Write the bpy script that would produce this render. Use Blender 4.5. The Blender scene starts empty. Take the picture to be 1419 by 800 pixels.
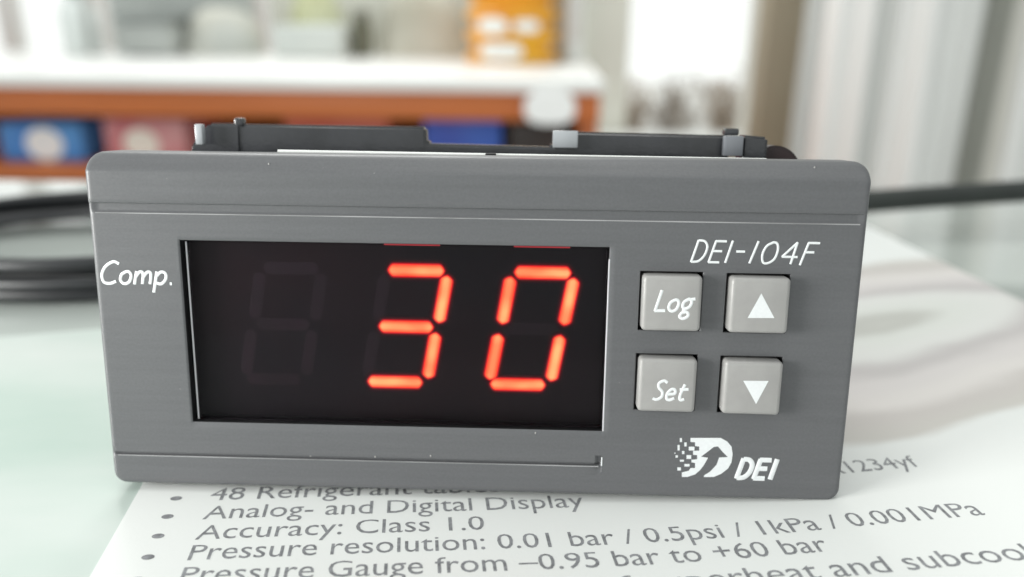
import bpy, bmesh, math, random
from mathutils import Vector, Matrix, noise
random.seed(7)
SC = bpy.context.scene
COL = SC.collection
MM = 0.001

# ------------------------------------------------------------------ camera
# world frame in millimetres: X along the instrument, Y away from the camera, Z up, glass table top at z = 0
LIFT = 1.8                                        # the bezel hangs a millimetre above the table
CAM = Vector((6.2170, -72.4529, 47.8492 + LIFT))
CM = Matrix(((0.99943964, -0.01830127, 0.02802610),
             (0.03250094, 0.33033978, -0.94330226),
             (0.00800550, 0.94368464, 0.33074948)))
F_PX, CX, CY = 1104.0, 709.5, 400.0
cam = bpy.data.cameras.new('camera'); cam_ob = bpy.data.objects.new('camera', cam); COL.objects.link(cam_ob)
cam.sensor_width = 36.0; cam.lens = F_PX*36/1419
cam.clip_start = 0.002; cam.clip_end = 60
cam_ob.matrix_world = Matrix.Translation(CAM*MM) @ CM.to_4x4()
cam.dof.use_dof = True; cam.dof.focus_distance = 0.0795; cam.dof.aperture_fstop = 13.5
SC.camera = cam_ob

# ------------------------------------------------------------------ light
w = bpy.data.worlds.new('World'); SC.world = w; w.use_nodes = True
bg = w.node_tree.nodes['Background']
bg.inputs[0].default_value = (0.95, 1.0, 0.985, 1); bg.inputs[1].default_value = 0.84
def area(name, loc, target, size, sy, energy, color):
    l = bpy.data.lights.new(name, 'AREA'); l.shape = 'RECTANGLE'; l.size = size; l.size_y = sy
    l.energy = energy; l.color = color
    o = bpy.data.objects.new(name, l); COL.objects.link(o); o.location = loc
    o.rotation_euler = (Vector(target)-Vector(loc)).to_track_quat('-Z', 'Y').to_euler()
    return o
area('near_fill_left', (-0.23, -0.095, 0.060), (0, 0, 0.018), 0.10, 0.09, 0.95, (1, 1, 0.97))  # small unseen lamp added close by for the face's left-to-right falloff
area('window_light_back', (-0.3, 1.05, 0.95), (0, 0.1, 0), 0.7, 0.4, 9.0, (1, 1, 0.98))
area('ceiling_light', (0.05, 0.02, 0.85), (0, 0, 0), 0.5, 0.25, 1.3, (1, 0.99, 0.95))
SC.view_settings.view_transform = 'Standard'; SC.view_settings.look = 'None'
SC.view_settings.exposure = 0.0; SC.view_settings.gamma = 1.0
SC.cycles.use_denoising = True
SC.cycles.max_bounces = 8; SC.cycles.transparent_max_bounces = 12
SC.cycles.sample_clamp_indirect = 6

# ------------------------------------------------------------------ measuring helpers (millimetres)
RD = Matrix(((1, 0, 0), (0, 0.130687, -0.991424), (0, 0.991424, 0.130687)))   # instrument axes: leaning back 7.5 degrees
TD = Vector((0, 2.3197, 17.5978 + LIFT))
def ray(px, py): return CM @ Vector(((px-CX)/F_PX, -(py-CY)/F_PX, -1.0))
def on_face(px, py, z=0.0):
    d = RD.transposed() @ ray(px, py); o = RD.transposed() @ (CAM-TD); s = (z-o.z)/d.z
    p = o+d*s; return (p.x, p.y)
def on_level(px, py, z=0.0):
    d = ray(px, py); s = (z-CAM.z)/d.z; return CAM+d*s
def at(px, py, Y):
    d = ray(px, py); s = (Y-CAM.y)/d.y; return CAM+d*s

# ------------------------------------------------------------------ materials
def mat(name, color, rough=0.5, spec=0.5, metal=0.0, var=0.0, vscale=200, stretch=(1, 1, 1), bump=0.0, bscale=4000,
        bstretch=(1, 1, 1), coat=0.0, color2=None, emit=None, estr=0.0, sss=0.0):
    m = bpy.data.materials.new(name); m.use_nodes = True
    nt = m.node_tree; N = nt.nodes; L = nt.links; b = N['Principled BSDF']
    b.inputs['Base Color'].default_value = (*color, 1); b.inputs['Roughness'].default_value = rough
    b.inputs['Specular IOR Level'].default_value = spec; b.inputs['Metallic'].default_value = metal
    b.inputs['Coat Weight'].default_value = coat; b.inputs['Coat Roughness'].default_value = 0.04
    tc = N.new('ShaderNodeTexCoord')
    if var or color2:
        mp = N.new('ShaderNodeMapping'); mp.inputs['Scale'].default_value = stretch
        L.new(tc.outputs['Object'], mp.inputs[0])
        n = N.new('ShaderNodeTexNoise'); n.inputs['Scale'].default_value = vscale; n.inputs['Detail'].default_value = 5
        L.new(mp.outputs[0], n.inputs['Vector'])
        r = N.new('ShaderNodeValToRGB'); r.color_ramp.elements[0].position = 0.32; r.color_ramp.elements[1].position = 0.68
        c2 = color2 or tuple(min(1, c*(1+var)) for c in color)
        c1 = color if color2 else tuple(c*(1-var) for c in color)
        r.color_ramp.elements[0].color = (*c1, 1); r.color_ramp.elements[1].color = (*c2, 1)
        L.new(n.outputs['Fac'], r.inputs[0]); L.new(r.outputs[0], b.inputs['Base Color'])
    if bump:
        mp2 = N.new('ShaderNodeMapping'); mp2.inputs['Scale'].default_value = bstretch
        L.new(tc.outputs['Object'], mp2.inputs[0])
        n2 = N.new('ShaderNodeTexNoise'); n2.inputs['Scale'].default_value = bscale; n2.inputs['Detail'].default_value = 3
        L.new(mp2.outputs[0], n2.inputs['Vector'])
        bp = N.new('ShaderNodeBump'); bp.inputs['Strength'].default_value = bump; bp.inputs['Distance'].default_value = 0.0001
        L.new(n2.outputs['Fac'], bp.inputs['Height']); L.new(bp.outputs[0], b.inputs['Normal'])
    if emit:
        b.inputs['Emission Color'].default_value = (*emit, 1); b.inputs['Emission Strength'].default_value = estr
    return m

M = {}
M['bezel'] = mat('bezel_plastic', (0.110, 0.1115, 0.117), 0.42, 0.45, var=0.04, vscale=1400, stretch=(0.03, 1, 1), bump=0.16, bscale=5200, bstretch=(0.25, 1, 1))
def wear(m, tint):
    # fine grain, pale specks and broad smudges in the gloss
    nt = m.node_tree; N = nt.nodes; L = nt.links; b = N['Principled BSDF']; tc = N.new('ShaderNodeTexCoord')
    n = N.new('ShaderNodeTexNoise'); n.inputs['Scale'].default_value = 70; n.inputs['Detail'].default_value = 4; L.new(tc.outputs['Object'], n.inputs['Vector'])
    r = N.new('ShaderNodeMapRange'); r.inputs['To Min'].default_value = b.inputs['Roughness'].default_value-0.14; r.inputs['To Max'].default_value = b.inputs['Roughness'].default_value+0.14
    L.new(n.outputs['Fac'], r.inputs['Value']); L.new(r.outputs[0], b.inputs['Roughness'])
    v = N.new('ShaderNodeTexNoise'); v.inputs['Scale'].default_value = 3800; v.inputs['Detail'].default_value = 2; L.new(tc.outputs['Object'], v.inputs['Vector'])
    k = N.new('ShaderNodeMapRange'); k.inputs['From Min'].default_value = 0.30; k.inputs['From Max'].default_value = 0.70; k.inputs['To Min'].default_value = 0.95; k.inputs['To Max'].default_value = 1.05
    L.new(v.outputs['Fac'], k.inputs['Value'])
    src = b.inputs['Base Color'].links[0].from_socket
    mx = N.new('ShaderNodeVectorMath'); mx.operation = 'SCALE'; L.new(src, mx.inputs[0]); L.new(k.outputs[0], mx.inputs['Scale'])
    d = N.new('ShaderNodeTexNoise'); d.inputs['Scale'].default_value = 1300; d.inputs['Detail'].default_value = 1; L.new(tc.outputs['Object'], d.inputs['Vector'])
    dk = N.new('ShaderNodeMapRange'); dk.inputs['From Min'].default_value = 0.80; dk.inputs['From Max'].default_value = 0.86; L.new(d.outputs['Fac'], dk.inputs['Value'])
    m2 = N.new('ShaderNodeMixRGB'); L.new(dk.outputs[0], m2.inputs[0]); L.new(mx.outputs[0], m2.inputs[1]); m2.inputs[2].default_value = (*tint, 1)
    L.new(m2.outputs[0], b.inputs['Base Color'])
wear(M['bezel'], (0.3, 0.3, 0.3))
M['case'] = mat('case_plastic', (0.022, 0.023, 0.025), 0.34, 0.5, var=0.2, vscale=300, bump=0.15, bscale=3000)
M['key'] = mat('key_plastic', (0.325, 0.318, 0.310), 0.36, 0.5, var=0.05, vscale=500, bump=0.12, bscale=5000)
M['well'] = mat('well_plastic', (0.01, 0.01, 0.011), 0.5, 0.3, var=0.2, vscale=500)
M['ink_white'] = mat('white_ink', (0.74, 0.76, 0.77), 0.5, 0.4, var=0.03, vscale=2500)
M['panel'] = mat('display_filter', (0.004, 0.0045, 0.007), 0.38, 0.2, color2=(0.011, 0.004, 0.006), vscale=45)  # reddish mottle paints the digits' glow into the filter colour
M['unlit'] = mat('unlit_segment', (0.010, 0.0035, 0.0075), 0.38, 0.3, var=0.3, vscale=300)
M['paper'] = mat('paper', (0.80, 0.815, 0.80), 0.55, 0.3, var=0.02, vscale=60, bump=0.10, bscale=2500)
M['ink'] = mat('printer_ink', (0.21, 0.215, 0.225), 0.6, 0.3, var=0.3, vscale=1800)
M['cable'] = mat('cable_rubber', (0.009, 0.010, 0.012), 0.38, 0.5, var=0.15, vscale=120)
M['cable2'] = mat('cord_rubber', (0.025, 0.030, 0.027), 0.5, 0.4, var=0.15, vscale=120)
M['metal'] = mat('steel', (0.5, 0.5, 0.5), 0.3, 0.5, metal=1.0, var=0.05)
M['wood'] = mat('red_wood', (0.62, 0.17, 0.04), 0.4, 0.5, color2=(0.52, 0.14, 0.03), vscale=9, stretch=(1, 6, 14))
M['white'] = mat('white_paint', (0.86, 0.87, 0.85), 0.4, 0.5, var=0.03, vscale=8)
M['counter'] = mat('white_laminate', (0.90, 0.90, 0.88), 0.25, 0.5, var=0.02, vscale=6)
M['wall'] = mat('wall_plaster', (0.78, 0.77, 0.72), 0.8, 0.2, var=0.04, vscale=3)
M['floor'] = mat('floor_tile', (0.45, 0.42, 0.37), 0.4, 0.4, var=0.1, vscale=4)
M['tan'] = mat('tan_board', (0.37, 0.31, 0.22), 0.6, 0.3, color2=(0.44, 0.39, 0.30), vscale=3)
M['curtain'] = mat('curtain_cloth', (0.86, 0.865, 0.85), 0.85, 0.2, var=0.06, vscale=12, stretch=(1, 1, 0.15))

def segment_mat():
    m = bpy.data.materials.new('lit_segment'); m.use_nodes = True
    nt = m.node_tree; N = nt.nodes; L = nt.links; b = N['Principled BSDF']
    b.inputs['Base Color'].default_value = (0.006, 0.004, 0.006, 1); b.inputs['Roughness'].default_value = 0.38; b.inputs['Specular IOR Level'].default_value = 0.2
    at_ = N.new('ShaderNodeAttribute'); at_.attribute_name = 'edge'       # 1 in the middle of a segment, 0 at the rim of its painted halo
    tc = N.new('ShaderNodeTexCoord'); n = N.new('ShaderNodeTexNoise'); n.inputs['Scale'].default_value = 260; n.inputs['Detail'].default_value = 1
    L.new(tc.outputs['Object'], n.inputs['Vector'])
    r = N.new('ShaderNodeValToRGB'); r.color_ramp.elements[0].position = 0.36; r.color_ramp.elements[1].position = 0.62
    r.color_ramp.elements[0].color = (1.0, 0.35, 0.35, 1); r.color_ramp.elements[1].color = (1.0, 1.0, 1.0, 1)
    L.new(n.outputs['Fac'], r.inputs[0])
    e = N.new('ShaderNodeValToRGB'); cr = e.color_ramp
    cr.elements[0].position = 0; cr.elements[0].color = (0, 0, 0, 1); cr.elements[1].position = 1; cr.elements[1].color = (1.0, 0.46, 0.17, 1)
    for ps, c in ((0.12, (0.035, 0.0, 0.002, 1)), (0.40, (0.60, 0.008, 0.014, 1)), (0.55, (1.0, 0.09, 0.045, 1)), (0.78, (1.0, 0.24, 0.08, 1))):
        el = cr.elements.new(ps); el.color = c
    L.new(at_.outputs['Fac'], e.inputs[0])
    mx = N.new('ShaderNodeMixRGB'); mx.blend_type = 'MULTIPLY'; mx.inputs[0].default_value = 0.75
    L.new(e.outputs[0], mx.inputs[1]); L.new(r.outputs[0], mx.inputs[2])
    L.new(mx.outputs[0], b.inputs['Emission Color']); b.inputs['Emission Strength'].default_value = 1.45
    return m
M['lit'] = segment_mat()
M['digit_glow'] = mat('digit_reflection_red', (0.03, 0.005, 0.008), 0.4, emit=(1.0, 0.03, 0.05), estr=0.32)

def pane_mat():
    m = bpy.data.materials.new('clear_window'); m.use_nodes = True
    nt = m.node_tree; N = nt.nodes; L = nt.links
    for x in list(N): N.remove(x)
    o = N.new('ShaderNodeOutputMaterial'); t = N.new('ShaderNodeBsdfTransparent'); g = N.new('ShaderNodeBsdfGlossy')
    t.inputs[0].default_value = (0.93, 0.90, 0.92, 1); g.inputs['Roughness'].default_value = 0.06
    f = N.new('ShaderNodeFresnel'); f.inputs[0].default_value = 1.16
    mx = N.new('ShaderNodeMixShader')
    L.new(f.outputs[0], mx.inputs[0]); L.new(t.outputs[0], mx.inputs[1]); L.new(g.outputs[0], mx.inputs[2]); L.new(mx.outputs[0], o.inputs[0])
    return m
M['pane'] = pane_mat()

# ------------------------------------------------------------------ building helpers
def link(o, parent=None):
    COL.objects.link(o)
    if parent: o.parent = parent
    return o
def empty(name, loc=(0, 0, 0)):
    o = bpy.data.objects.new(name, None); o.empty_display_size = 0.01; COL.objects.link(o); o.location = Vector(loc)*MM
    return o
def tag(o, label=None, cat=None, group=None, kind=None):
    if label: o['label'] = label
    if cat: o['category'] = cat
    if group: o['group'] = group
    if kind: o['kind'] = kind
    return o
def mesh(name, vs, fs, m, parent=None, smooth=None):
    me = bpy.data.meshes.new(name); me.from_pydata([Vector(v)*MM for v in vs], [], fs); me.materials.append(m); me.update()
    if smooth is not None: me.shade_smooth(); me.set_sharp_from_angle(angle=math.radians(smooth))
    return link(bpy.data.objects.new(name, me), parent)
def from_bm(name, bm, m, parent=None, smooth=None):
    bmesh.ops.scale(bm, vec=(MM,)*3, verts=bm.verts)
    me = bpy.data.meshes.new(name); bm.to_mesh(me); bm.free(); me.materials.append(m)
    if smooth is not None: me.shade_smooth(); me.set_sharp_from_angle(angle=math.radians(smooth))
    return link(bpy.data.objects.new(name, me), parent)
def add_box(bm, c, s, r=0.0, seg=2, rot=None):
    mt = Matrix.Translation(c)
    if rot: mt = mt @ rot
    g = bmesh.ops.create_cube(bm, size=1.0, matrix=mt @ Matrix.Diagonal((*s, 1)))
    if r:
        es = list({e for v in g['verts'] for e in v.link_edges})
        bmesh.ops.bevel(bm, geom=es, offset=r, segments=seg, profile=0.5, affect='EDGES')
def box(name, c, s, m, parent=None, r=0.0, seg=2, rot=None):
    bm = bmesh.new(); add_box(bm, c, s, r, seg, rot); return from_bm(name, bm, m, parent, 35 if r else None)
def sweep(pts, rad, n=12, flat=None, caps=True, up=Vector((0, 0, 1))):
    """tube along a polyline; flat = half height along 'up' when the section is an ellipse"""
    pts = [Vector(p) for p in pts]; vs, fs = [], []
    prev = None
    for i, p in enumerate(pts):
        t = (pts[min(i+1, len(pts)-1)]-pts[max(i-1, 0)]).normalized()
        a = t.cross(up)
        if a.length < 1e-4: a = prev or Vector((1, 0, 0))
        a.normalize(); prev = a; b = a.cross(t).normalized()
        for k in range(n):
            th = 2*math.pi*k/n
            vs.append(p+a*(rad*math.cos(th))+b*((flat or rad)*math.sin(th)))
    m_ = len(pts)
    for i in range(m_-1):
        for k in range(n):
            fs.append((i*n+k, i*n+(k+1) % n, (i+1)*n+(k+1) % n, (i+1)*n+k))
    if caps: fs.append(tuple(range(n))); fs.append(tuple((m_-1)*n+k for k in reversed(range(n))))
    return vs, fs
def join(parts):
    vs, fs = [], []
    for v, f in parts:
        o = len(vs); vs += list(v); fs += [tuple(i+o for i in q) for q in f]
    return vs, fs
def catmull(pts, k=6, closed=False):
    P = [Vector(p) for p in pts]; out = []
    n = len(P)
    rng = range(n if closed else n-1)
    for i in rng:
        g = (lambda j: P[j % n]) if closed else (lambda j: P[max(0, min(n-1, j))])
        p0, p1, p2, p3 = g(i-1), g(i), g(i+1), g(i+2)
        for s in range(k):
            t = s/k
            out.append(0.5*((2*p1)+(p2-p0)*t+(2*p0-5*p1+4*p2-p3)*t*t+(3*p1-p0-3*p2+p3)*t*t*t))
    if not closed: out.append(P[-1])
    return out
def lathe(name, prof, m, c, parent=None, n=32, smooth=40):
    vs, fs = [], []
    for r, z in prof:
        for k in range(n): vs.append((c[0]+r*math.cos(2*math.pi*k/n), c[1]+r*math.sin(2*math.pi*k/n), c[2]+z))
    for i in range(len(prof)-1):
        for k in range(n): fs.append((i*n+k, i*n+(k+1) % n, (i+1)*n+(k+1) % n, (i+1)*n+k))
    fs.append(tuple(reversed(range(n)))); fs.append(tuple((len(prof)-1)*n+k for k in range(n)))
    return mesh(name, vs, fs, m, parent, smooth)

# ================================================================== THE SETTING
FLOOR = -740.0
o = mesh('floor', [(-2600, -700, FLOOR), (2600, -700, FLOOR), (2600, 2600, FLOOR), (-2600, 2600, FLOOR)], [(0, 1, 2, 3)], M['floor']); tag(o, kind='structure')
WY = 1500.0                                       # back wall with its wide window
sill = at(900, 196, WY).z
wx1 = at(1052, 100, WY).x
bm = bmesh.new()
add_box(bm, (0, WY+60, (FLOOR+sill)/2), (5200, 120, sill-FLOOR))
add_box(bm, ((wx1+2600)/2, WY+60, (sill+1500)/2+0.5), (2600-wx1, 120, 1500-sill))
add_box(bm, ((wx1-2600)/2, WY+60, 1000), (2600+wx1-1, 120, 700))
o = from_bm('wall', bm, M['wall']); tag(o, kind='structure')
# overcast sky seen through the window
o = mesh('sky', [(-9000, 8000, -1500), (9000, 8000, -1500), (9000, 8000, 5000), (-9000, 8000, 5000)], [(0, 3, 2, 1)], mat('bright_sky', (0, 0, 0), 1, 0, emit=(0.97, 1.0, 0.97), estr=1.15)); tag(o, kind='structure')
# window frame posts
win = empty('window_frame', ((-2600+wx1)/2, WY, sill)); tag(win, 'white painted frame of the bright window behind the shelf', 'window')
def wpost(px, wpx):
    p = at(px, 60, WY-20); s = wpx/F_PX*(WY+72)
    lo = Vector((p.x, WY-20, (sill+650)/2))-Vector(((-2600+wx1)/2, WY, sill))
    box('post', lo, (s, 40, 650-sill-2), M['white'], win, 3)
for px, wp in ((22, 20), (142, 26), (363, 24), (793, 22), (-260, 24), (-600, 24)): wpost(px, wp)
pp0, pp1 = at(806, 60, WY+20).x, at(872, 60, WY+20).x
box('panel', Vector(((pp0+pp1)/2, WY+20, (sill+650)/2))-Vector(((-2600+wx1)/2, WY, sill)), (pp1-pp0, 12, 650-sill-2), mat('panel_pale', (0.95, 0.96, 0.88), 0.6, var=0.03, vscale=4), win, 2)
box('sill', Vector(((-2600+wx1)/2, WY-45, sill+10))-Vector(((-2600+wx1)/2, WY, sill)), (2600+wx1-4, 86, 16), M['white'], win, 3)

# tan pillar between window and curtain
p0, p1 = at(1048, 100, 1180), at(1108, 100, 1180)
o = box('pillar', ((p0.x+p1.x)/2, 1180, (FLOOR+900)/2), (p1.x-p0.x, 60, 900-FLOOR), M['tan'], None, 2)
tag(o, 'tan board pillar between the bright window and the curtain', 'pillar', kind='structure')

# curtain
def curtain(name, x0, x1, Y, seed, amp, label):
    rnd = random.Random(seed); vs, fs = [], []
    nx = 220; nz = 30; z0, z1 = FLOOR+30, 650
    ph = [rnd.uniform(0, 6.28) for _ in range(4)]
    for j in range(nz+1):
        v = j/nz; z = z0+(z1-z0)*v
        for i in range(nx+1):
            u = i/nx; x = x0+(x1-x0)*u
            d = amp*(0.55*math.sin(x/10.5+ph[0]+0.9*math.sin(x/61+ph[1])+0.5*v)+0.25*math.sin(x/5.3+ph[2]+0.9*v)+0.6*math.sin(x/31.0+ph[3]))
            vs.append((x+0.25*d*math.cos(x/15+ph[1]), Y+d*(1-0.25*v), z))
    n1 = len(vs)
    for v in vs[:n1]: pass
    for j in range(nz):
        for i in range(nx):
            a = j*(nx+1)+i; fs.append((a, a+1, a+nx+2, a+nx+1))
    o = mesh(name, vs, fs, M['curtain'], None, 80)
    md = o.modifiers.new('thickness', 'SOLIDIFY'); md.thickness = 0.0012
    tag(o, label, 'curtain')
    return o
cx0, cx1, cx2, cx3 = at(1106, 150, 900).x, at(1352, 150, 900).x, at(1382, 150, 900).x, at(1640, 150, 900).x
curtain('curtain', cx0, cx1, 900, 3, 46, 'wide white curtain hanging in folds right of the tan pillar')
curtain('curtain', cx2, cx3, 905, 9, 42, 'white curtain at the right edge beyond a dark gap')
o = box('screen', ((cx1+cx2)/2, 990, (FLOOR+900)/2), (110, 20, 900-FLOOR), mat('grey_board', (0.52, 0.53, 0.49), 0.6, var=0.06, vscale=5), None, 2)
tag(o, 'grey green board seen in the gap between the two curtains', 'board')

# ------------------------------------------------------------------ wooden cabinet with white top
CYF = 700.0
topz = at(400, 107, CYF-8).z
cL, cR = -1150.0, at(830, 180, CYF).x
cab = empty('cabinet', ((cL+cR)/2, CYF+200, FLOOR)); tag(cab, 'reddish wooden cabinet with a white counter top behind the table', 'cabinet')
B0 = Vector(((cL+cR)/2, CYF+200, FLOOR))
def cpart(name, x0, x1, y0, y1, z0, z1, m, r=1.5):
    return box(name, Vector(((x0+x1)/2, (y0+y1)/2, (z0+z1)/2))-B0, (x1-x0, y1-y0, z1-z0), m, cab, r)
zr = at(400, 164, CYF).z; zb0 = at(60, 232, CYF).z; zb1 = at(60, 250, CYF).z
cpart('counter_top', cL-5, cR+3, CYF-8, CYF+430, topz-12, topz, M['counter'], 2)
cpart('rail', cL, cR, CYF, CYF+18, zr, topz-12.5, M['wood'])
cpart('shelf', cL, cR-20, CYF+2, CYF+380, zb1, zb0, M['wood'])
cpart('back_panel', cL, cR-20, CYF+381, CYF+395, FLOOR+30, topz-13, M['wood'])
cpart('side_panel', cR-19, cR, CYF+19, CYF+395, FLOOR+1, topz-13, M['wood'])
cpart('side_panel', cL, cL+19, CYF+19, CYF+380, FLOOR+1, zb1-1, M['wood'])
for a, b in ((cL+2, cL+400), (cL+404, cL+800), (cL+804, cR-24)):
    cpart('door', a, b, CYF, CYF+17, FLOOR+60, zb1-4, M['wood'], 2)
# things in the niche under the rail
def carton(name, px0, px1, py0, py1, Y, depth, color, color2, label, cat, emblem=None):
    a, b = at(px0, py1, Y), at(px1, py1, Y); z0 = zb0+0.5; z1 = at(px0, py0, Y).z; xm = (a.x+b.x)/2
    e = empty(name, (xm, Y+depth/2, z0)); tag(e, label, cat)
    box('carton', (0, 0, (z1-z0)/2), (b.x-a.x, depth, z1-z0), mat(name+'_card', color, 0.45, color2=color2, vscale=14), e, 1.5)
    if emblem:
        ex, ez, er, ec = emblem
        p = at(ex, ez, Y); vs = [(p.x-xm, -depth/2-0.6, p.z-z0)]
        n = 28
        for k in range(n): vs.append((p.x-xm+er*1.15*math.cos(6.2832*k/n), -depth/2-0.6, p.z-z0+er*math.sin(6.2832*k/n)))
        mesh('emblem', vs, [(0, 1+k, 1+(k+1) % n) for k in range(n)], mat(name+'_emblem', ec, 0.4, var=0.03), e)
    return e
carton('blue_box', 8, 120, 170, 235, CYF+30, 120, (0.05, 0.22, 0.66), (0.12, 0.38, 0.80), 'bright blue box with a round white emblem under the rail', 'box', (62, 200, 17, (0.97, 0.98, 0.98)))
carton('red_box', 152, 262, 164, 235, CYF+30, 120, (0.62, 0.10, 0.13), (0.75, 0.42, 0.42), 'red and pink box with a pale cream emblem', 'box', (196, 200, 16, (0.95, 0.90, 0.80)))
carton('dark_blue_box', 588, 694, 160, 235, CYF+30, 110, (0.035, 0.05, 0.42), (0.05, 0.16, 0.62), 'deep blue box seen over the notch of the black bracket', 'box')
carton('black_box', 705, 776, 170, 235, CYF+30, 110, (0.02, 0.015, 0.012), (0.04, 0.025, 0.02), 'black box under the small white plate on the rail', 'box')
carton('crimson_box', 400, 540, 158, 235, CYF+30, 110, (0.50, 0.06, 0.04), (0.58, 0.14, 0.10), 'crimson box whose top shows over the black bracket', 'box')
# white oval plate fixed to the rail
p = at(762, 150, CYF-14)
bm = bmesh.new(); ring = []
for k in range(40):
    a_ = 2*math.pi*k/40; cs_, sn_ = math.cos(a_), math.sin(a_)
    ring.append(bm.verts.new((p.x+24*math.copysign(abs(cs_)**0.72, cs_), p.y, p.z+15.5*math.copysign(abs(sn_)**0.72, sn_))))
f_ = bm.faces.new(ring); g = bmesh.ops.extrude_face_region(bm, geom=[f_])
for v in [x for x in g['geom'] if isinstance(x, bmesh.types.BMVert)]: v.co.y += 5
bmesh.ops.recalc_face_normals(bm, faces=bm.faces)
bmesh.ops.bevel(bm, geom=[e_ for e_ in bm.edges if abs(e_.verts[0].co.y-e_.verts[1].co.y) < 0.01], offset=1.2, segments=2, affect='EDGES')
o = from_bm('rounded_plate', bm, mat('white_enamel', (0.97, 0.97, 0.96), 0.25, var=0.01), None, 60); tag(o, 'small white rounded plate fixed on the wooden rail', 'plate')

# ------------------------------------------------------------------ things on the counter
def on_counter(px, Y): return at(px, 60, Y).x
def hz(py, Y): return at(400, py, Y).z
def cbox(name, px0, px1, py0, Y, depth, m, label, cat, r=6, lid=None):
    x0, x1 = on_counter(px0, Y), on_counter(px1, Y); h = hz(py0, Y)-topz
    e = empty(name, ((x0+x1)/2, Y+depth/2, topz+0.3)); tag(e, label, cat)
    box('body', (0, 0, h/2), (x1-x0, depth, h), m, e, r)
    if lid: box('lid', (0, 0, h+4), (x1-x0+6, depth+6, 9), lid, e, 2)
    return e
grey = mat('grey_plastic', (0.42, 0.44, 0.42), 0.5, var=0.08, vscale=10)
pale = mat('pale_plastic', (0.62, 0.65, 0.62), 0.5, var=0.05, vscale=10)
cbox('grey_tub', 166, 236, 32, CYF+300, 90, grey, 'mid grey tub with a darker lid left of the beige pouch', 'tub', 8, mat('dark_lid', (0.26, 0.28, 0.27), 0.5, var=0.06))
def heap(name, px0, px1, py0, Y, m, label, cat, seed):
    x0, x1 = on_counter(px0, Y), on_counter(px1, Y); h = hz(py0, Y)-topz; W = (x1-x0)/2; vs, fs = [], []
    nu, nv = 36, 18
    for j in range(nv+1):
        v = j/nv; z = h*math.sin(v*math.pi/2); rr = math.cos(v*math.pi/2)**0.55
        for i in range(nu):
            a = 2*math.pi*i/nu; k = 1+0.12*noise.noise(Vector((math.cos(a)*1.5, math.sin(a)*1.5, v*2+seed)))
            vs.append((W*rr*math.cos(a)*k, 48*rr*math.sin(a)*k, z*(1+0.12*noise.noise(Vector((math.cos(a), math.sin(a)*rr, seed+5))))))
    for j in range(nv):
        for i in range(nu): fs.append((j*nu+i, j*nu+(i+1) % nu, (j+1)*nu+(i+1) % nu, (j+1)*nu+i))
    fs.append(tuple(reversed(range(nu))))
    o = mesh(name, vs, fs, m, None, 60); o.location = Vector(((x0+x1)/2, Y+50, topz+0.3))*MM; tag(o, label, cat); return o
heap('cloth_pouch', 238, 346, 14, CYF+310, mat('beige_cloth', (0.58, 0.57, 0.50), 0.8, color2=(0.48, 0.50, 0.47), vscale=14), 'rounded beige pouch on the counter beside the grey tub', 'pouch', 1)
cbox('grey_case', 158, 352, -45, CYF+400, 24, mat('light_grey_board', (0.50, 0.52, 0.50), 0.5, color2=(0.40, 0.42, 0.40), vscale=6), 'flat light grey case standing upright behind the tub', 'case', 3)
cbox('beige_board', 379, 776, -45, CYF+418, 10, mat('beige_board', (0.62, 0.61, 0.53), 0.6, color2=(0.74, 0.74, 0.68), vscale=4), 'wide beige board standing behind the sack and carton', 'board', 2)
cbox('white_carton', 378, 474, 36, CYF+300, 90, pale, 'pale white carton left of the small dark jar', 'carton', 4)
e = empty('dark_jar', (on_counter(495, CYF+310), CYF+340, topz+0.3)); tag(e, 'small dark olive jar between the white carton and the sack', 'jar')
lathe('glass', [(12, 0), (14, 3), (14, 38), (10, 46), (10, 50)], mat('olive_glass', (0.13, 0.13, 0.09), 0.25, var=0.1), (0, 0, 0), e)
lathe('lid', [(11, 50.2), (11.4, 51), (11.4, 58), (10.5, 59)], mat('olive_lid', (0.2, 0.2, 0.17), 0.4), (0, 0, 0), e)
heap('canvas_sack', 515, 642, -18, CYF+320, mat('canvas', (0.43, 0.41, 0.33), 0.85, color2=(0.56, 0.54, 0.47), vscale=12), 'grey beige canvas sack left of the orange tub', 'sack', 4)
heap('yellow_bag', 388, 476, -30, CYF+390, mat('yellow_green_bag', (0.52, 0.53, 0.30), 0.6, color2=(0.62, 0.64, 0.50), vscale=12), 'dull yellow bag standing behind the white carton', 'bag', 8)
e = empty('green_bottle', (on_counter(98, CYF+300), CYF+330, topz+0.3)); tag(e, 'pale bottle with a grey green cap at the upper left', 'bottle')
lathe('bottle', [(22, 0), (25, 4), (25, 52), (16, 68), (11, 74)], mat('pale_bottle', (0.78, 0.82, 0.80), 0.35, var=0.03), (0, 0, 0), e)
lathe('cap', [(14, 74.3), (14.5, 75), (14.5, 92), (13, 94)], mat('cap_green', (0.30, 0.38, 0.35), 0.4, var=0.05), (0, 0, 0), e)
o = box('grey_rod', (on_counter(119, CYF+290), CYF+300, topz+50), (8, 8, 98), grey, None, 2); tag(o, 'thin grey upright rod right of the pale bottle', 'rod')
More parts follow.
